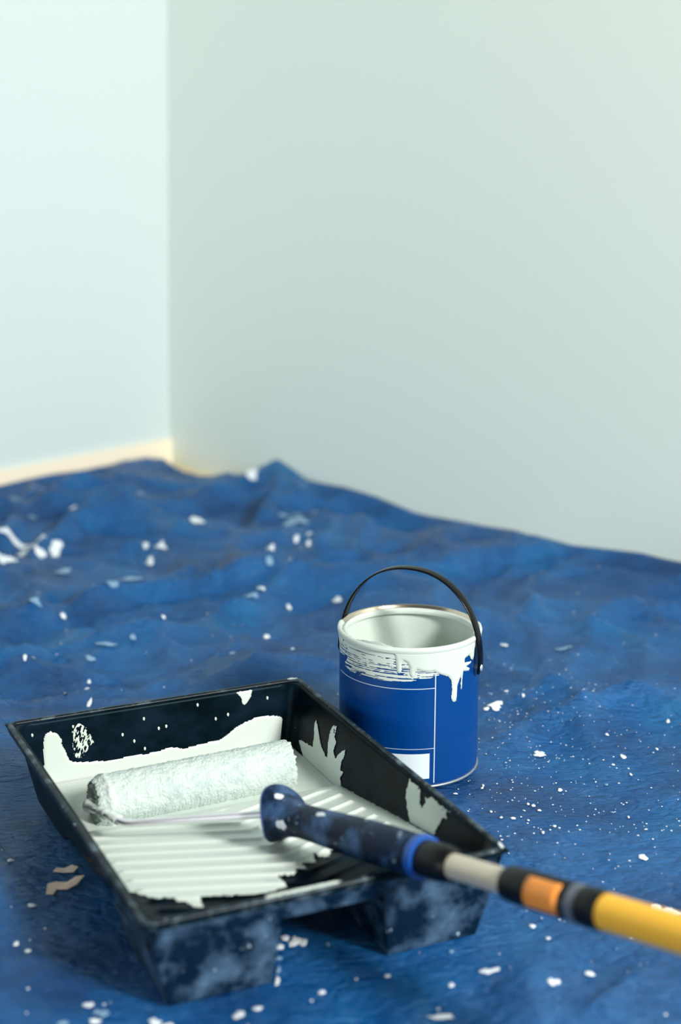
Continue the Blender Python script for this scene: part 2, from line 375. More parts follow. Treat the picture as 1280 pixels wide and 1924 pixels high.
M_orange = mat('orange_button', lin(236, 146, 56), 0.35)
M_yellow = mat('yellow_tube', lin(250, 188, 50), 0.38)
M_grey = mat('grey_ring', lin(92, 98, 110), 0.35)
M_flake = mat('pinkish_flake', lin(250, 226, 206), 0.6)

# ------------------------------------------------------------------ room
K = np.array([-0.3716, 3.4490]); WA = -0.77914
D1 = np.array([math.cos(WA), math.sin(WA)])        # along the right-hand wall
D2 = np.array([math.sin(WA), -math.cos(WA)])       # along the left-hand wall
LEAN = 0.0205                                      # the corner is a little out of plumb
def prism(name, quad, z0, z1, material, lean=LEAN):
    V = [(q[0] + lean * z, q[1], z) for z in (z0, z1) for q in quad]
    F = [(3, 2, 1, 0), (4, 5, 6, 7)] + [(i, (i + 1) % 4, (i + 1) % 4 + 4, i + 4) for i in range(4)]
    o = obj(name, V, F, material, smooth=False); recalc(o)
    o['kind'] = 'structure'
    return o
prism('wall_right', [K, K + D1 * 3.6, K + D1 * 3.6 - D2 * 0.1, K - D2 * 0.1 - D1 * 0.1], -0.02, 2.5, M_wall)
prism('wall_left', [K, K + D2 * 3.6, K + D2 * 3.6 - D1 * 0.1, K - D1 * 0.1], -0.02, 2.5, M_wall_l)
prism('baseboard_left', [K + D1 * 0.0005, K + D2 * 3.6 + D1 * 0.0005, K + D2 * 3.6 + D1 * 0.009, K + D1 * 0.009], -0.019, 0.037, M_trim)
prism('floor', [K - (D1 + D2) * 0.1, K + D1 * 3.6 - D2 * 0.1, K + (D1 + D2) * 3.6, K + D2 * 3.6 - D1 * 0.1], -0.12, -0.02, M_floor, 0)

# ------------------------------------------------------------------ drop sheet
CAN = (0.0806, 1.7980); CAN_R = 0.0825; CAN_H = 0.1685
TO = np.array([-0.16507, 1.23953]); TYAW = 0.42789; TW = 0.3547; TL = 0.4982; TZ = 0.0878
UX = np.array([math.cos(TYAW), math.sin(TYAW)]); UY = np.array([-math.sin(TYAW), math.cos(TYAW)])
R_EDGE = [(0, .016), (.036, .002), (.072, .012), (.103, .019), (.132, .016), (.175, .010), (.224, .000), (.249, .004), (.29, .018), (.346, .046), (.385, .035), (.43, .0175), (.475, .019), (.534, .022), (.619, .018), (.6745, .0105), (.715, .005), (.755, .005), (.82, .009), (.8825, .011), (.955, .0165), (.985, .0145), (1.003, .0165), (1.083, .0145), (1.1165, .0185), (1.2237, .0295), (1.265, .0285), (1.306, .030), (1.6, .03), (4, .03)]
L_EDGE = [(0, -.006), (.036, -.006), (.058, .000), (.0765, .008), (.108, .0085), (.178, .0085), (.246, .0085), (.312, .0125), (.377, .0125), (.44, .010), (.7, .02), (4, .02)]
def seg_dist(x, y, line):
    d = np.full(np.shape(x), 9.0); sgn = np.zeros(np.shape(x)); tt = np.zeros(np.shape(x))
    n = len(line) - 1
    for k, ((ax, ay), (bx, by)) in enumerate(zip(line, line[1:])):
        ex, ey = bx - ax, by - ay
        t = np.clip(((x - ax) * ex + (y - ay) * ey) / (ex * ex + ey * ey), 0, 1)
        q = np.hypot(x - ax - t * ex, y - ay - t * ey)
        s = np.sign((x - ax) * ey - (y - ay) * ex)
        m = q < d
        d = np.where(m, q, d); sgn = np.where(m, s, sgn); tt = np.where(m, (k + t) / n, tt)
    return d, sgn, tt
CR_AMP = [.019, -.012, .010, -.008, .008, -.008, .034, -.022, .008, -.005, .012, .009, .007]
def tarp_z(x, y):
    x = np.asarray(x, float); y = np.asarray(y, float)
    a = (x - K[0]) * D1[0] + (y - K[1]) * D1[1]
    b = (x - K[0]) * D2[0] + (y - K[1]) * D2[1]
    wav = 0.85 + 1.7 / (1 + np.exp(-(y - 2.05) * 6)) * (0.55 + 0.7 / (1 + np.exp(x * 8)))
    # skewed, domain-warped coordinates so the creases run in long slanting lines
    wx_ = x + 0.10 * perlin(x * 3 + 5, y * 3); wy_ = y + 0.10 * perlin(x * 3, y * 3 + 8)
    p = wx_ * 0.80 + wy_ * 0.60; q = -wx_ * 0.60 + wy_ * 0.80
    z = 0.0050 * perlin(p * 2.4, q * 3.4 + 3)
    z = z + 0.0100 * (np.clip(1 - np.abs(perlin(p * 2.6 + 11, q * 4.6)) * 2.2, 0, 1) ** 1.5 - 0.25)
    z = z + 0.0060 * (np.clip(1 - np.abs(perlin(wx_ * 7.0 + 31, wy_ * 4.6)) * 2.0, 0, 1) ** 1.5 - 0.3)
    z = z + 0.0022 * (np.clip(1 - np.abs(perlin(p * 15 + 3, q * 10)) * 1.8, 0, 1) ** 1.4 - 0.3)
    z = z + 0.0010 * (np.abs(perlin(x * 34, y * 26)) - 0.25)
    # flat facets between straight fold lines, as stiff film crumples
    fa = 0.0
    for (ang, fr, am) in ((0.35, 3.1, 0.010), (1.25, 2.6, 0.009), (2.25, 3.6, 0.008), (0.9, 6.3, 0.0042), (2.8, 5.4, 0.0045), (1.8, 8.7, 0.0028)):
        ph = fr * (wx_ * math.cos(ang) + wy_ * math.sin(ang)) + 0.35 * perlin(x * 1.7 + ang * 9, y * 1.7)
        fa = fa + am * (np.abs(2 * (ph - np.floor(ph)) - 1) - 0.5) * np.clip(0.35 + 1.1 * perlin(x * 2.3 + 40 * ang, y * 2.3 - 7), 0, 1)
    z = z + fa
    z = z * wav
    for line, am in zip(CREASE, CR_AMP):
        d, s, t = seg_dist(x, y, line)
        w = 0.016 if abs(am) < 0.015 else 0.03
        prof = np.exp(-d / w * np.where(s > 0, 1.0, 2.2))
        z = z + am * prof * np.clip(np.sin(np.pi * np.clip(t, 0.03, 0.97)) * 1.6, 0.25, 1)
    # flattened where the tray and the tin press on it
    tu = (x - TO[0]) * UX[0] + (y - TO[1]) * UX[1]; tv = (x - TO[0]) * UY[0] + (y - TO[1]) * UY[1]
    dx = np.maximum(np.maximum(0.02 - tu, tu - TW + 0.02), 0); dy = np.maximum(np.maximum(-tv + 0.01, tv - TL + 0.02), 0)
    dt = np.hypot(dx, dy); dc = np.maximum(np.hypot(x - CAN[0], y - CAN[1]) - 0.083, 0)
    k = np.clip(np.minimum(dt, dc) / 0.09, 0, 1); k = k * k * (3 - 2 * k)
    z = z * (0.12 + 0.88 * k) - 0.0020 * (1 - k)
    z = np.where(k < 1, np.minimum(z, -0.0004 + 0.05 * k), z)
    # turned up against the two walls
    er = np.interp(a, *zip(*R_EDGE)); el = np.interp(b, *zip(*L_EDGE))
    wr = 0.018 + 0.055 * np.exp(-((a - 0.36) / 0.10) ** 2)
    kb = np.exp(-np.maximum(b - 0.012, 0) / wr); ka = np.exp(-np.maximum(a - 0.014, 0) / 0.02)
    z = z * (1 - kb) + er * kb
    z = z * (1 - ka) + np.where(b < 0.06, np.minimum(el, 0.012), el) * ka
    return np.maximum(z, -0.0175)

def axis_samples(step, end):
    v = [0.0, 0.001, 0.003, 0.006, 0.010, 0.015, 0.021]
    while v[-1] < end: v.append(v[-1] + step)
    return np.array(v)
sa = axis_samples(0.0075, 2.75); sb = axis_samples(0.0075, 2.6)
S_, T_ = np.meshgrid(sa, sb, indexing='ij')
gap = np.interp(S_, [0, .03, .10, .20, .26, .30, 4], [.03, .045, .05, .045, .025, .002, .002])
A_ = S_ + 0.014 * np.exp(-S_ / 0.2); B_ = T_ + gap * np.exp(-T_ / 0.2)
XX = K[0] + A_ * D1[0] + B_ * D2[0]; YY = K[1] + A_ * D1[1] + B_ * D2[1]
ZZ = tarp_z(XX, YY)
keepv = (YY > 0.35)
na, nb = XX.shape
ii, jj = np.meshgrid(np.arange(na - 1), np.arange(nb - 1), indexing='ij')
ii, jj = ii.ravel(), jj.ravel()
kf = keepv[ii, jj] & keepv[ii + 1, jj] & keepv[ii, jj + 1] & keepv[ii + 1, jj + 1]
ii, jj = ii[kf], jj[kf]
F = np.stack([ii * nb + jj, ii * nb + jj + 1, (ii + 1) * nb + jj + 1, (ii + 1) * nb + jj], 1)
usedv = np.unique(F); remap = -np.ones(na * nb, int); remap[usedv] = np.arange(len(usedv))
Vt = np.stack([XX.ravel(), YY.ravel(), ZZ.ravel()], 1)[usedv]
tarp = obj('drop_sheet', Vt, remap[F], M_tarp)
recalc(tarp)
if tarp.data.polygons[0].normal.z < 0: tarp.data.flip_normals()
tag(tarp, 'crumpled blue plastic drop sheet speckled with white paint, spread over the floor', 'drop sheet')

def blob(cx, cy, rx, ry, n, seed, lift=0.0007, dome=0.0010, jag=0.28):
    R = random.Random(seed)
    ph = [R.uniform(0, 6.28) for _ in range(4)]
    rings = [1.0, 0.78, 0.4]
    V, F = [], []
    for k, rr in enumerate(rings):
        for i in range(n):
            a = 2 * math.pi * i / n
            w = 1 + jag * (0.5 * math.sin(2 * a + ph[0]) + 0.4 * math.sin(3 * a + ph[1]) + 0.35 * math.sin(5 * a + ph[2]) + 0.25 * math.sin(8 * a + ph[3]))
            V.append((cx + rx * w * rr * math.cos(a), cy + ry * w * rr * math.sin(a), 0))
    V.append((cx, cy, 0))
    z = tarp_z([v[0] for v in V], [v[1] for v in V])
    hh = [0.0002] * n + [0.75] * n + [1.0] * n + [1.0]
    V = [(v[0], v[1], float(zz) + lift + dome * q) for v, zz, q in zip(V, z, hh)]
    for k in range(2):
        for i in range(n):
            j = (i + 1) % n
            F.append((k * n + i, k * n + j, (k + 1) * n + j, (k + 1) * n + i))
    for i in range(n): F.append((2 * n + i, 2 * n + (i + 1) % n, 3 * n))
    return V, F
for k, (x, y, rx, ry) in enumerate(SPLATS):
    V, F = blob(x, y, rx * 0.86, ry * 0.80, 18, k, jag=0.45 if rx > 0.006 else 0.22, lift=0.0010 if y < 2.1 else 0.0022, dome=0.0007)
    obj('paint_splat', V, F, M_faint if k in FAINT else M_dry, tarp)
# pin-prick specks, far too many to count
V, F = [], []
def speck(x, y, r):
    b = len(V); z = float(tarp_z(x, y)) + 0.0008
    for i in range(6):
        V.append((x + r * math.cos(i * 1.047), y + r * 1.3 * math.sin(i * 1.047), z))
    V.append((x, y, z + 0.0006))
    for i in range(6): F.append((b + i, b + (i + 1) % 6, b + 6))
for k in range(420):
    x = random.gauss(0.24, 0.10); y = random.gauss(1.78, 0.16)
    if math.hypot(x - CAN[0], y - CAN[1]) < 0.088: continue
    speck(x, y, random.choice([.0005, .0006, .0007, .0009, .0012]))
for k in range(420):
    x = random.uniform(-0.75, 0.85); y = random.uniform(1.1, 3.0)
    u = (x - TO[0]) * UX[0] + (y - TO[1]) * UX[1]; v = (x - TO[0]) * UY[0] + (y - TO[1]) * UY[1]
    if -0.01 < u < TW + 0.01 and -0.01 < v < TL + 0.01: continue
    if math.hypot(x - CAN[0], y - CAN[1]) < 0.09: continue
    speck(x, y, random.choice([.0006, .0008, .0010, .0014]))
sp = obj('paint_speck', V, F, M_dry, tarp); sp['kind'] = 'stuff'

# ------------------------------------------------------------------ paint tin
tin = empty('paint_tin', (CAN[0], CAN[1], 0.0))
tag(tin, 'blue paint tin with black strap handle and pale paint dripping from its rim', 'paint tin')
H = CAN_H; R0 = CAN_R
bp = [(0.0, 0.004), (R0 - 0.006, 0.004), (R0 - 0.0035, 0.0025), (R0 - 0.0018, 0.003), (R0 - 0.0012, 0.006), (R0 - 0.001, 0.010), (R0 - 0.001, 0.05), (R0 - 0.001, 0.10), (R0 - 0.001, H - 0.008), (R0 - 0.0005, H - 0.005)]
o = obj('body', *lathe(bp, 128), M_label, tin)
recalc(o); autosmooth(o)
seam = [(R0 - 0.003, 0.0), (R0 - 0.0004, 0.0002), (R0 + 0.0006, 0.0014), (R0 + 0.0004, 0.0030), (R0 - 0.0014, 0.0036)]
o = obj('base_seam', *lathe(seam, 128), M_seam, tin)
rimp = [(R0 - 0.0012, H - 0.0065), (R0 + 0.0000, H - 0.0050), (R0 + 0.0005, H - 0.0025), (R0 + 0.0000, H - 0.0004), (R0 - 0.0012, H), (R0 - 0.0024, H - 0.0012), (R0 - 0.0032, H - 0.0050), (R0 - 0.0052, H - 0.0062), (R0 - 0.0064, H - 0.0040), (R0 - 0.0076, H - 0.0040), (R0 - 0.0082, H - 0.0070), (R0 - 0.0078, H - 0.0095)]
o = obj('rim', *lathe(rimp, 160), M_tin, tin); o['label'] = 'bare tinplate rim'
inn = [(R0 - 0.0030, H - 0.0085), (R0 - 0.0030, 0.10), (R0 - 0.0030, 0.060)]
o = obj('inner_wall', *lathe(inn, 128), M_paint, tin); o['label'] = 'paint-coated inside wall'
V, F = lathe([(R0 - 0.0025, 0.062), (0.05, 0.0622), (0.0001, 0.0622)], 96)
o = obj('paint_fill', V, F, M_paint, tin); o['label'] = 'pale green paint inside the tin'
# paint smeared over the rim, bare only along the back
pr = np.array(rimp); seglen = np.concatenate([[0], np.cumsum(np.hypot(*np.diff(pr, axis=0).T))]); PS = seglen[-1]
ns = 40; nth = 420
ss = np.linspace(0, PS, ns)
rr_ = np.interp(ss, seglen, pr[:, 0]); zz_ = np.interp(ss, seglen, pr[:, 1])
tr = np.gradient(rr_); tz_ = np.gradient(zz_); nl = np.hypot(tr, tz_); nr_, nz_ = tz_ / nl, -tr / nl   # outward normal
V, F = [], []
for i in range(nth):
    th = 2 * math.pi * i / nth
    back = math.cos(th - math.radians(88))                 # 1 at the far side
    wob = 0.0016 * float(fbm(th * 6, 3.3, 3)) + 0.001 * float(perlin(th * 25, 9.1))
    s0 = (-1.0 if back < 0.12 else 0.0165 + wob) if back < 0.12 else min(0.0165 + wob, (back - 0.12) * 0.09)
    for k in range(ns):
        f = min(max((ss[k] - s0) / 0.0015, 0), 1) ** 0.5
        off = 0.0010 * f + (-0.0006 if f == 0 else 0.0001)
        V.append(((rr_[k] + nr_[k] * off) * math.cos(th), (rr_[k] + nr_[k] * off) * math.sin(th), zz_[k] + nz_[k] * off))
for i in range(nth):
    j = (i + 1) % nth
    for k in range(ns - 1): F.append((i * ns + k, j * ns + k, j * ns + k + 1, i * ns + k + 1))
o = obj('rim_paint', V, F, M_paint, tin); o['label'] = 'pale paint smeared over the rim'

def can_map(s, t, off):
    th = s / R0 - math.pi / 2 + 0.0448       # s = 0 faces the camera
    r = R0 - 0.0010 + off
    return np.stack([r * np.cos(th), r * np.sin(th), t], 1)
thick_poly = [(s, min(t, H - 0.0035)) for s, t in CAN_THICK]
o = sheet('paint_drip', thick_poly, can_map, 0.00045, 0.0016, 0.0030, M_paint, tin, wob=0.0002)
o['label'] = 'thick pale paint running down in drips'
def streak(X, Y):
    n = fbm(X * 14 + 3, Y * 900 + 0.6 * np.sin(X * 25), 3) + 0.30 * fbm(X * 120, Y * 260, 2)
    fade = np.interp(Y, [0.127, 0.135, 0.147, 0.157, 0.17], [-0.15, 0.18, 0.30, 0.45, 0.9])
    return (n + fade + 0.12) * 0.002
brush_poly = [(s, t) for s, t in CAN_BRUSH]
o = sheet('brushed_paint', brush_poly, can_map, 0.00036, 0.0002, 0.0012, M_paint, tin, keep=streak, wob=0.0010, wobscale=120)
o['label'] = 'thin streaky brushed paint below the rim'
def strip(name, s0, t0, s1, t1, m, off=0.00025):
    n = max(2, int(abs(s1 - s0) / 0.003) + 2)
    s = np.linspace(s0, s1, n)
    A = can_map(s, np.full(n, t0), np.full(n, off)); B = can_map(s, np.full(n, t1), np.full(n, off))
    F = [(i, i + 1, n + i + 1, n + i) for i in range(n - 1)]
    return obj(name, np.concatenate([A, B]), F, m, tin)
strip('label_line', 0.0229, 0.006, 0.0241, 0.137, M_line)
strip('label_line', -0.115, 0.1203, 0.0229, 0.1211, M_line)
strip('label_line', -0.115, 0.0480, 0.0229, 0.0487, M_line)
strip('label_panel', -0.045, 0.012, 0.0178, 0.0425, M_panel)['label'] = 'white panel printed on the blue label'
# strap handle
PHI = math.radians(-25)
ax = Vector((math.cos(PHI), math.sin(PHI), 0)); bx = Vector((-math.sin(PHI), math.cos(PHI), 0))
ZP = H - 0.036; HA = R0 + 0.0055; HB = 0.104; TILT = math.radians(3)
path = []
N = 72
for i in range(-4, N + 5):
    if i < 0: p = (HA - 0.0005 * abs(i), 0.0045 * i * 0.55)
    elif i > N: p = (-(HA - 0.0005 * (i - N)), -0.0045 * (i - N) * 0.55)
    else:
        a = math.pi * i / N; e = 0.93
        ca, sn = math.cos(a), math.sin(a)
        p = (HA * math.copysign(abs(ca) ** e, ca), HB * abs(sn) ** e)
    path.append(p)
V, F = [], []
for i, (px_, pz_) in enumerate(path):
    p0 = path[max(i - 1, 0)]; p1 = path[min(i + 1, len(path) - 1)]
    t = Vector((p1[0] - p0[0], p1[1] - p0[1])).normalized(); n2d = Vector((t.y, -t.x))
    endr = min(i, len(path) - 1 - i)
    wd = 0.0074 * min(1, math.sqrt(max(0.12, (endr + 0.5) / 3.0)))
    for (dn, dw) in ((0.0011, -0.8), (0.0013, -0.3), (0.0013, 0.3), (0.0011, 0.8), (0.0004, 1), (-0.0004, 1), (-0.0011, 0.8), (-0.0011, -0.8), (-0.0004, -1), (0.0004, -1)):
        q = Vector((px_, pz_)) + n2d * dn
        v = ax * q.x + bx * (dw * wd) + Vector((0, 0, q.y))
        if q.y > 0: v = v + bx * (q.y * math.sin(TILT))
        V.append(v + Vector((0, 0, ZP)))
m = 10
for i in range(len(path) - 1):
    for k in range(m): F.append((i * m + k, i * m + (k + 1) % m, (i + 1) * m + (k + 1) % m, (i + 1) * m + k))
F.append(tuple(range(m))); F.append(tuple(range((len(path) - 1) * m, len(path) * m)))
hd = obj('handle', V, F, M_strap, tin); recalc(hd); hd['label'] = 'arched black plastic strap handle'
for sg in (1, -1):
    V, F = lathe_axis([(-0.008, 0.0026), (0.0010, 0.0026), (0.0011, 0.0040), (0.0017, 0.0036), (0.0022, 0.0022), (0.0024, 0.0001)], ax * (sg * (HA + 0.0)) + Vector((0, 0, ZP - 0.002)), ax * sg, 20)
    r_o = obj('rivet', V, F, M_steel, hd)

# ------------------------------------------------------------------ roller tray
tray = empty('roller_tray', (TO[0], TO[1], 0.0), TYAW)
tag(tray, 'black plastic paint tray with ridged ramp, wet with pale green paint', 'paint tray')
INS = 0.009; DR = 0.2; ZW = 0.0075
def smin(a, b, k):
    h_ = np.clip(0.5 + 0.5 * (b - a) / k, 0, 1)
    return b * (1 - h_) + a * h_ - k * h_ * (1 - h_)
def zramp(v): return 0.063 - 0.142 * (v - 0.05)
def zfloor(u, v, ribs=True):
    r = zramp(v)
    r = np.where(v > 0.325, zramp(0.325) - (v - 0.325) * 0.55, r)
    z = -smin(-r, -np.full_like(r, ZW), 0.008)
    if ribs:
        ph = (v - 0.47 * np.abs(u - 0.185)) / 0.0285
        f = np.abs(ph - np.round(ph)) * 0.0285
        edge = np.clip((u - 0.032) / 0.006, 0, 1) * np.clip((TW - 0.036 - u) / 0.006, 0, 1) * np.clip((v - 0.045) / 0.01, 0, 1) * np.clip((0.318 - v) / 0.01, 0, 1)
        z = z + 0.0032 * np.exp(-(f / 0.0028) ** 2) * edge
    return z
def tray_z(u, v, ribs=True):
    d = smin(smin(u, TW - u, 0.016), smin(v, TL - v, 0.016), 0.022) + 0.0
    d = np.where(np.minimum(np.minimum(u, TW - u), np.minimum(v, TL - v)) < INS, np.minimum(d, INS), d)
    zw = TZ - np.maximum(d - INS, 0) / DR
    return -smin(-zw, -zfloor(u, v, ribs), 0.005)
def dense(length, step):
    e = [0, .003, .006, .0082, .009, .0098]
    while e[-1] < 0.030: e.append(e[-1] + 0.0013)
    mid = np.linspace(e[-1], length - e[-1], int((length - 2 * e[-1]) / step))[1:-1]
    return np.array(e + list(mid) + [length - q for q in reversed(e)])
us = dense(TW, 0.0018); vs_ = dense(TL, 0.0018)
U, Vv = np.meshgrid(us, vs_, indexing='ij')
Zt = tray_z(U, Vv)
nu, nv = U.shape
ii, jj = np.meshgrid(np.arange(nu - 1), np.arange(nv - 1), indexing='ij'); ii, jj = ii.ravel(), jj.ravel()
F = np.stack([ii * nv + jj, (ii + 1) * nv + jj, (ii + 1) * nv + jj + 1, ii * nv + jj + 1], 1)
basin = obj('basin', np.stack([U.ravel(), Vv.ravel(), Zt.ravel()], 1), F, M_tray, tray)
so = basin.modifiers.new('wall', 'SOLIDIFY'); so.thickness = 0.0022; so.offset = -1
# rolled rim bead
def rect_path(inset, r, n=6):
    pts = []
    for (cx, cy, a0) in ((TW - inset - r, inset + r, -90), (TW - inset - r, TL - inset - r, 0), (inset + r, TL - inset - r, 90), (inset + r, inset + r, 180)):
        for k in range(n + 1):
            a = math.radians(a0 + 90 * k / n)
            pts.append((cx + r * math.cos(a), cy + r * math.sin(a), math.cos(a), math.sin(a)))
    return pts
sec = [(-0.0030, 0.0016), (-0.0012, 0.0030), (0.0018, 0.0030), (0.0034, 0.0014), (0.0036, -0.0040), (0.0024, -0.0055), (0.0006, -0.0050), (0.0, -0.0006), (-0.0030, -0.0004)]
rp = rect_path(0.0036, 0.009)
V, F = [], []
for (x, y, nx, ny) in rp:
    for (o_, z_) in sec: V.append((x + nx * o_, y + ny * o_, TZ + z_ - 0.0008))
m = len(sec); nrp = len(rp)
for i in range(nrp):
    j = (i + 1) % nrp
    for k in range(m): F.append((i * m + k, j * m + k, j * m + (k + 1) % m, i * m + (k + 1) % m))
rim = obj('rim', V, F, M_rim, tray); recalc(rim)
# feet of the shallow end: a front panel and the hollow box behind it
def foot(u0, u1, t0, t1):
    V, F = [], []
    def hexa(b, t):
        i = len(V); V.extend(b + t)
        for f in ((3, 2, 1, 0), (4, 5, 6, 7), (0, 1, 5, 4), (1, 2, 6, 5), (2, 3, 7, 6), (3, 0, 4, 7)): F.append(tuple(i + q for q in f))
    hexa([(u0, 0.0135, 0.0), (u1, 0.0135, 0.0), (u1, 0.13, 0.0), (u0, 0.13, 0.0)],
         [(t0, 0.0052, 0.0560), (t1, 0.0052, 0.0560), (t1, 0.13, 0.0470), (t0, 0.13, 0.0470)])
    hexa([(t0, 0.0050, 0.0558), (t1, 0.0050, 0.0558), (t1, 0.0085, 0.0558), (t0, 0.0085, 0.0558)],
         [(t0, 0.0012, 0.0850), (t1, 0.0012, 0.0850), (t1, 0.0070, 0.0850), (t0, 0.0070, 0.0850)])
    ub, ut, sg = (u0, 0.0055, 1) if u0 < 0.1 else (u1, TW - 0.0055, -1)
    hexa([(ub, 0.0135, 0.0), (ub + sg * 0.0012, 0.0135, 0.0), (ub + sg * 0.0012, 0.13, 0.0), (ub, 0.13, 0.0)],
         [(ut, 0.0015, 0.0850), (ut + sg * 0.0012, 0.0015, 0.0850), (ut + sg * 0.0012, 0.13, 0.0850), (ut, 0.13, 0.0850)])
    o = obj('leg', V, F, M_leg, tray, smooth=False); recalc(o)
    bv = o.modifiers.new('soft', 'BEVEL'); bv.width = 0.0018; bv.segments = 2
    return o
foot(0.0255, 0.121, 0.011, 0.127)
foot(0.2365, 0.3285, 0.229, TW - 0.011)
V = [(0.012, 0.0012, 0.086), (TW - 0.012, 0.0012, 0.086), (TW - 0.012, 0.0045, 0.0655), (0.012, 0.0045, 0.0655)]
V = V + [(x, y + 0.0035, z) for x, y, z in V]
o = obj('front_lip', V, [(3, 2, 1, 0), (4, 5, 6, 7), (0, 1, 5, 4), (1, 2, 6, 5), (2, 3, 7, 6), (3, 0, 4, 7)], M_leg, tray, smooth=False)
recalc(o)
# ---- paint in and on the tray
def ramp_map(s, t, off):
    return np.stack([s, t, tray_z(s, t) + off + 0.0002], 1)
front_edge = [(.022, .135), (.030, .128), (.038, .112), (.046, .098), (.052, .102), (.058, .082), (.064, .078), (.067, .058), (.074, .056), (.079, .080), (.090, .082), (.100, .064), (.110, .066), (.124, .062), (.140, .060), (.158, .063), (.162, .092), (.176, .086), (.184, .104), (.192, .094), (.196, .116), (.206, .106), (.212, .126), (.224, .116), (.232, .130), (.246, .122), (.262, .118), (.285, .110), (.300, .118), (.318, .108), (.330, .112), (.336, .112)]
coat_poly = front_edge + [(.3345, .20), (.330, .325), (.328, .46), (.022, .46), (.022, .30)]
o = sheet('ramp_paint', coat_poly, ramp_map, 0.0014, 0.0010, 0.004, M_paint, tray, wob=0.0016, wobscale=140)
o['label'] = 'pale green paint coating the ridged ramp'
def back_map(s, t, off):
    off = off + 0.0003
    z = TZ - t; v = TL - INS - DR * t - off
    return np.stack([s, v, z + off * 0.2], 1)
def right_map(s, t, off):
    off = off + 0.0003
    z = TZ - t; u = TW - INS - DR * t - off
    return np.stack([u, s, z + off * 0.2], 1)
lim = lambda p, a, b: [(s, min(max(t, a), b)) for s, t in p]
sheet('paint_smear', [(s, min(t, 0.076)) for s, t in BACK_MAIN], back_map, 0.0010, 0.0008, 0.003, M_paint, tray, wob=0.0003)
sheet('paint_smear', lim(BACK_BLOB, 0.0015, 0.08), back_map, 0.0006, 0.0006, 0.002, M_paint, tray, wob=0.0004)
def dry(X, Y): return (fbm(X * 420 + Y * 160, Y * 170, 3) + 0.22) * 0.002
sheet('paint_smear', BACK_DRY, back_map, 0.0005, 0.0003, 0.001, M_paint, tray, keep=dry, wob=0.0018, wobscale=160)
for s, t in BACK_DOTS:
    e = [(s + 0.0016 * math.cos(a), t + 0.0024 * math.sin(a)) for a in np.linspace(0, 6.283, 11)[:-1]]
    sheet('paint_dot', e, back_map, 0.0005, 0.0005, 0.001, M_paint, tray)
def dry2(X, Y): return np.minimum(0.002, (fbm(X * 130, Y * 420, 3) * 0.8 + 0.5 + (Y - 0.02) * 18) * 0.002)
sheet('paint_smear', lim(RIGHT_A, 0.002, 0.076), right_map, 0.0008, 0.0007, 0.003, M_paint, tray, keep=dry2, wob=0.0010, wobscale=200)
hole = [(.158, .006), (.150, .004), (.146, .010), (.150, .018), (.156, .016)]
def holed(X, Y): return np.minimum(-poly_sd(hole, X, Y) + 0.0012 * fbm(X * 200, Y * 200, 2), dry2(X, Y + 0.03))
sheet('paint_smear', [(s, min(max(t, 0.0018), 0.06)) for s, t in RIGHT_B], right_map, 0.0008, 0.0007, 0.003, M_paint, tray, keep=holed, wob=0.0016, wobscale=200)
# streak on the front rim, smudge on the far corner
def rim_map(s, t, off): return np.stack([s, t, TZ + 0.0022 + off], 1)
sheet('rim_smear', [(.112, .0008), (.180, .0005), (.186, .004), (.180, .0068), (.118, .0068), (.112, .005)], rim_map, 0.0008, 0.0008, 0.002, M_paint, tray, wob=0.0006)
sheet('rim_smear', [(TW - .016, TL - .0068), (TW - .005, TL - .0085), (TW - .0035, TL - .004), (TW - .012, TL - .0005), (TW - .018, TL - .003)], rim_map, 0.0006, 0.0006, 0.002, M_dry, tray, wob=0.0012, wobscale=300)
sheet('rim_smear', [(TW - .008, .0008), (TW - .003, .003), (TW - .003, .014), (TW - .0065, .012)], rim_map, 0.0006, 0.0006, 0.002, M_dry, tray, wob=0.0008, wobscale=300)
# the pool standing in the well
def pool_map(s, t, off): return np.stack([s, t, 0.0172 + off + 0.0004 * fbm(s * 25, t * 25, 2)], 1)
pool = sheet('paint_pool', [(.024, .333), (.331, .333), (.331, .474), (.024, .474)], pool_map, 0.003, 0.0006, 0.004, M_paint, None)
pool.location = (TO[0], TO[1], 0); pool.rotation_euler = (0, 0, TYAW)
tag(pool, 'pool of pale green paint standing in the deep end of the black tray', 'paint')

# ------------------------------------------------------------------ roller on its extension pole
SR = 0.0288; SV = 0.370; SZ = ZW + SR + 0.0005
base = np.array([0.18, SV, 0.0])
roller = empty('paint_roller', (TO[0] + UX[0] * base[0] + UY[0] * base[1], TO[1] + UX[1] * base[0] + UY[1] * base[1], 0.0), TYAW)
tag(roller, 'paint-soaked roller with navy grip screwed onto a yellow extension pole', 'paint roller')
loc = lambda u, v, z: Vector((u - base[0], v - base[1], z))
# sleeve with ragged nap
nsx, nsa = 260, 150
V, F = [], []
U0, U1 = 0.060, 0.288
xs = np.linspace(0, 1, nsx)
ang = np.linspace(0, 2 * np.pi, nsa, endpoint=False)
XX_, AA_ = np.meshgrid(xs, ang, indexing='ij')
lum = 0.0008 * fbm(XX_ * 26, np.cos(AA_) * 4 + np.sin(AA_) * 2.5, 4) + 0.0006 * perlin(XX_ * 110, np.cos(AA_) * 13 + 7 * np.sin(AA_)) + 0.0006 * perlin(XX_ * 220, AA_ * 22)
rad = SR + lum - 0.0006 + 0.0022 * np.exp(-((XX_ - 0.055) / 0.016) ** 2) - 0.0052 * np.exp(-XX_ / 0.022)
endw = 0.0022 * fbm(AA_ * 3.1, XX_ * 0 + 2, 3) + 0.0016 * perlin(AA_ * 9, XX_ * 0 + 5.5)
uu = U0 + (U1 - U0) * XX_ + endw * np.where(XX_ < 0.5, np.exp(-XX_ / 0.02), np.exp(-(1 - XX_) / 0.02))
rows = []
def ring(u, r): rows.append((u, r))
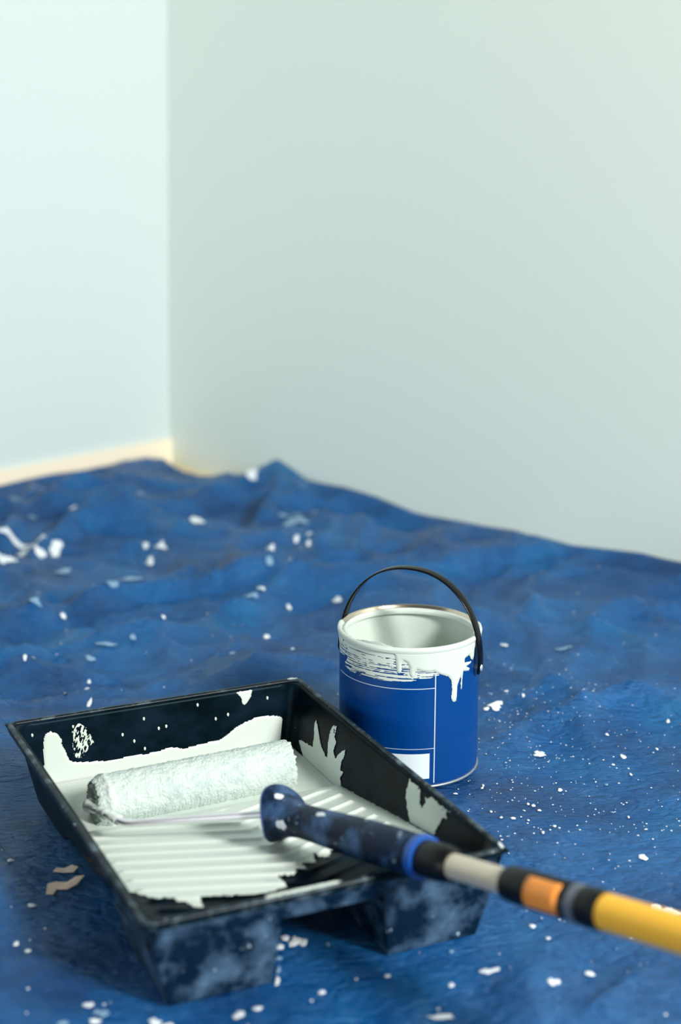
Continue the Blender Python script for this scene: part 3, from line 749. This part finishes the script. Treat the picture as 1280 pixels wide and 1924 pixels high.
inner = 0.0145
ring(uu[0] + 0.05, np.full(nsa, inner - 0.0005)); ring(uu[0] + 0.004, np.full(nsa, inner)); ring(uu[0] - 0.0005, inner + 0.0015 + 0.001 * perlin(ang * 5, 1.1)); ring(uu[0] - 0.0012, inner + 0.0035 + 0.001 * perlin(ang * 7, 4.1))
ring(uu[0] + 0.001, np.full(nsa, inner + 0.006)); ring(uu[0] + 0.0035, inner + 0.0085 + 0.0006 * perlin(ang * 9, 2.1))
for i in range(nsx): ring(uu[i], rad[i])
ring(uu[-1] + 0.0003, rad[-1] - 0.003); ring(uu[-1] - 0.001, np.full(nsa, inner)); ring(uu[-1] - 0.02, np.full(nsa, inner - 0.001))
for u_, r_ in rows:
    for k in range(nsa): V.append(loc(u_[k], SV + 0.045 * (u_[k] - 0.18) + r_[k] * math.cos(ang[k]), SZ + r_[k] * math.sin(ang[k])))
for i in range(len(rows) - 1):
    for k in range(nsa):
        q = (k + 1) % nsa
        F.append((i * nsa + k, (i + 1) * nsa + k, (i + 1) * nsa + q, i * nsa + q))
o = obj('sleeve', V, F, M_sleeve, roller); recalc(o); o['label'] = 'fluffy sleeve soaked in pale paint'
sl = o
V, F = lathe_axis([(0.006, 0.0141), (0.012, 0.0141), (0.0121, 0.004), (0.0121, 0.0001)], loc(U0, SV - 0.0054, SZ), (1, 0.045, 0), 40)
obj('end_cap', V, F, M_core, sl)
# wire frame
HEAD = Vector((0.1971, 0.1713, 0.0800)); RIMP = Vector((0.2405, 0.0, 0.1108))
along_s = lambda s: float(np.interp(s, [-0.02, 0.03, 0.249, 1.3], [-0.02, 0.03, 0.208, 1.139]))
dirp = (RIMP - HEAD).normalized()
pth = smooth_path([loc(0.11, SV - 0.003, SZ), loc(0.050, SV - 0.006, SZ), loc(0.0655, 0.262, 0.0570), loc(0.1835, 0.1860, 0.0770), loc(*(HEAD - dirp * 0.012)), loc(*(HEAD + dirp * 0.03))], 0.014)
o = obj('wire_frame', *tube(pth, 0.0038, 18), M_steel, roller); recalc(o); o['label'] = 'bent bright steel rod'
# clots of paint where the rod leaves the sleeve
pc = smooth_path([loc(0.066, SV - 0.005, SZ), loc(0.052, SV - 0.008, SZ), loc(0.0575, 0.318, 0.0465), loc(0.0625, 0.280, 0.054)], 0.012)
rc = [0.0062 + 0.0016 * math.sin(i * 1.9) - 0.0020 * i / len(pc) for i in range(len(pc))]
V, F = tube(pc, rc, 14); o = obj('paint_clot', V, F, M_paint, roller); recalc(o)
def along(name, prof, m, parent=roller, n=48):
    V, F = lathe_axis([(along_s(q[0]), q[1]) for q in prof], loc(*HEAD), dirp, n)
    o = obj(name, V, F, m, parent); recalc(o); autosmooth(o, 50)
    return o
gp = [(-0.010, 0.0001), (-0.010, 0.010), (-0.0095, 0.0170), (-0.007, 0.0240), (-0.004, 0.0262), (0.000, 0.0248), (0.005, 0.0218), (0.012, 0.0190), (0.022, 0.0174), (0.036, 0.0166), (0.06, 0.0168), (0.10, 0.0180), (0.15, 0.0192), (0.20, 0.0196), (0.244, 0.0190), (0.252, 0.0170), (0.252, 0.0001)]
grip = along('grip', gp, M_grip); grip['label'] = 'navy rubber grip with paint stains'
along('guard_face', [(-0.018, 0.0001), (-0.018, 0.0140), (-0.015, 0.0195), (-0.009, 0.0246), (-0.005, 0.0260), (-0.003, 0.0255), (-0.004, 0.0001)], M_ring, grip)['label'] = 'blue face of the grip guard'
along('end_ring', [(0.247, 0.0150), (0.2475, 0.0199), (0.251, 0.0204), (0.257, 0.0198), (0.2575, 0.0140)], M_ring, grip)
along('ferrule', [(0.252, 0.0001), (0.252, 0.0150), (0.258, 0.0166), (0.282, 0.0166), (0.294, 0.0150), (0.298, 0.0128), (0.298, 0.0001)], M_blk)
along('inner_tube', [(0.28, 0.0001), (0.28, 0.0112), (0.49, 0.0112), (0.49, 0.0001)], M_beige)['label'] = 'pale metal inner tube of the pole'
lock = along('lock_collar', [(0.375, 0.0110), (0.3755, 0.0142), (0.379, 0.0152), (0.40, 0.0156), (0.460, 0.0155), (0.4615, 0.0146), (0.4615, 0.0110)], M_blk)
along('joint_ring', [(0.4610, 0.0110), (0.4612, 0.0156), (0.4630, 0.0160), (0.4700, 0.0160), (0.4726, 0.0154), (0.4726, 0.0110)], M_grey)
along('tube_collar', [(0.4722, 0.0110), (0.4724, 0.0156), (0.475, 0.0162), (0.494, 0.0162), (0.498, 0.0154), (0.498, 0.0110)], M_blk)
along('outer_tube', [(0.490, 0.0001), (0.490, 0.0146), (1.10, 0.0146), (1.10, 0.0001)], M_yellow)['label'] = 'yellow outer tube of the extension pole'
along('end_knob', [(1.098, 0.0150), (1.098, 0.0164), (1.125, 0.0170), (1.135, 0.0150), (1.138, 0.0001)], M_blk)
up = (Vector((0, 0, 1)) - dirp * dirp.z).normalized()
for go in (grip, [c for c in grip.children if c.name.startswith('guard_face')][0]):    # the guard sweeps forward above and below
    for v in go.data.vertices:
        rel = v.co - loc(*HEAD); s = rel.dot(dirp); pr_ = rel - dirp * s; r = pr_.length
        if s < 0.03 and r > 0.012:
            k = (pr_.dot(up) / r) ** 2
            v.co = v.co - dirp * (0.016 * (k - 0.55) * min(1, (r - 0.012) / 0.012) * min(1, (0.03 - s) / 0.02)) + pr_ / r * (0.003 * k * min(1, (0.03 - s) / 0.02) * min(1, (r - 0.012) / 0.012))
# clots of paint on the grip
gs = np.array([along_s(q[0]) for q in gp[5:-2]]); gr = np.array([q[1] for q in gp[5:-2]])
gx, gy, gd = frame_from(dirp)
view = Vector((-TO[0] * UX[0] - TO[1] * UX[1], -TO[0] * UY[0] - TO[1] * UY[1], CAM_H)) - (HEAD + dirp * 0.1)
view = (view - gd * view.dot(gd)).normalized()
ga = math.atan2(view.dot(gy), view.dot(gx))
ho = np.array(loc(*HEAD)); gX, gY, gD = (np.array(q) for q in (gx, gy, gd))
def grip_map(s, t, off):
    r = np.interp(s, gs, gr) + off
    a = ga + t / 0.018
    return ho + np.outer(s, gD) + np.outer(r * np.cos(a), gX) + np.outer(r * np.sin(a), gY)
updir = grip_map(np.array([0.1]), np.array([0.01]), np.array([0.0]))[0][2] > grip_map(np.array([0.1]), np.array([-0.01]), np.array([0.0]))[0][2]
UPS = 1 if updir else -1
for (s0, t0, ra, rb) in ((0.022, -0.010, 0.010, 0.005), (0.006, 0.014, 0.004, 0.004), (0.075, 0.012, 0.007, 0.003)):
    e = [(s0 + ra * math.cos(a), UPS * t0 + rb * math.sin(a)) for a in np.linspace(0, 6.283, 15)[:-1]]
    sheet('paint_fleck', e, grip_map, 0.0006, 0.0008, 0.002, M_dry, grip, wob=0.0022, wobscale=150)
# orange release button, curved pad let into the collar on the side facing up and to the left
x_, y_, d_ = frame_from(dirp)
camdir = Vector((-TO[0] * UX[0] - TO[1] * UX[1], -TO[0] * UY[0] - TO[1] * UY[1], CAM_H)) - (HEAD + dirp * 0.37)
camdir = (camdir - d_ * camdir.dot(d_)).normalized()
a0 = math.atan2(camdir.dot(y_), camdir.dot(x_))
V, F = [], []
nb_, ns_ = 13, 9
for lay, rr0 in ((0, 0.0140), (1, 0.0172)):
    for i in range(ns_):
        s = along_s(0.411 + 0.042 * i / (ns_ - 1))
        for k in range(nb_):
            a = a0 - 0.18 + 1.75 * (k / (nb_ - 1) - 0.5)
            edge = min(i, ns_ - 1 - i, k, nb_ - 1 - k)
            r = rr0 - (0.0011 if (lay and edge == 0) else 0)
            V.append(loc(*HEAD) + d_ * s + (x_ * math.cos(a) + y_ * math.sin(a)) * r)
q = nb_ * ns_
for i in range(ns_ - 1):
    for k in range(nb_ - 1):
        a, b, c, d = i * nb_ + k, i * nb_ + k + 1, (i + 1) * nb_ + k + 1, (i + 1) * nb_ + k
        F.append((q + a, q + b, q + c, q + d)); F.append((d, c, b, a))
bd = [k for k in range(nb_)] + [i * nb_ + nb_ - 1 for i in range(1, ns_)] + [(ns_ - 1) * nb_ + k for k in range(nb_ - 2, -1, -1)] + [i * nb_ for i in range(ns_ - 2, 0, -1)]
for a, b in zip(bd, bd[1:] + bd[:1]): F.append((a, b, q + b, q + a))
o = obj('release_button', V, F, M_orange, lock); recalc(o); o['label'] = 'orange release button'

# ------------------------------------------------------------------ loose flakes beside the tray
def flake(name, x, y, outline, rot, label):
    z0 = float(tarp_z(x, y)) + 0.0012
    n = len(outline); V = []
    for lay in (0, 1):
        for (a, b) in outline:
            c, s = math.cos(rot), math.sin(rot)
            lx, ly = a * c - b * s, a * s + b * c
            V.append((lx, ly, 5.0 * (a * a) + 0.0008 * lay + 0.10 * b))
    F = [tuple(range(n))[::-1], tuple(range(n, 2 * n))] + [(i, (i + 1) % n, (i + 1) % n + n, i + n) for i in range(n)]
    o = obj(name, V, F, M_flake, smooth=False); o.location = (x, y, z0 + 0.0012); recalc(o)
    tag(o, label, 'paint flake')
flake('paint_flake', FLAKES[0][0], FLAKES[0][1], [(-.014, .000), (-.010, .006), (-.002, .004), (.006, .008), (.012, .002), (.006, -.005), (-.004, -.003)], 0.3, 'small beige flake of dried paint left of the black tray')
flake('paint_flake', FLAKES[1][0], FLAKES[1][1], [(-.019, -.016), (-.017, .002), (-.008, .006), (.002, .004), (.012, .012), (.020, .010), (.012, -.002), (.002, -.008), (-.008, -.007), (-.012, -.016)], 0.2, 'larger ragged pinkish flake in the tray shadow')
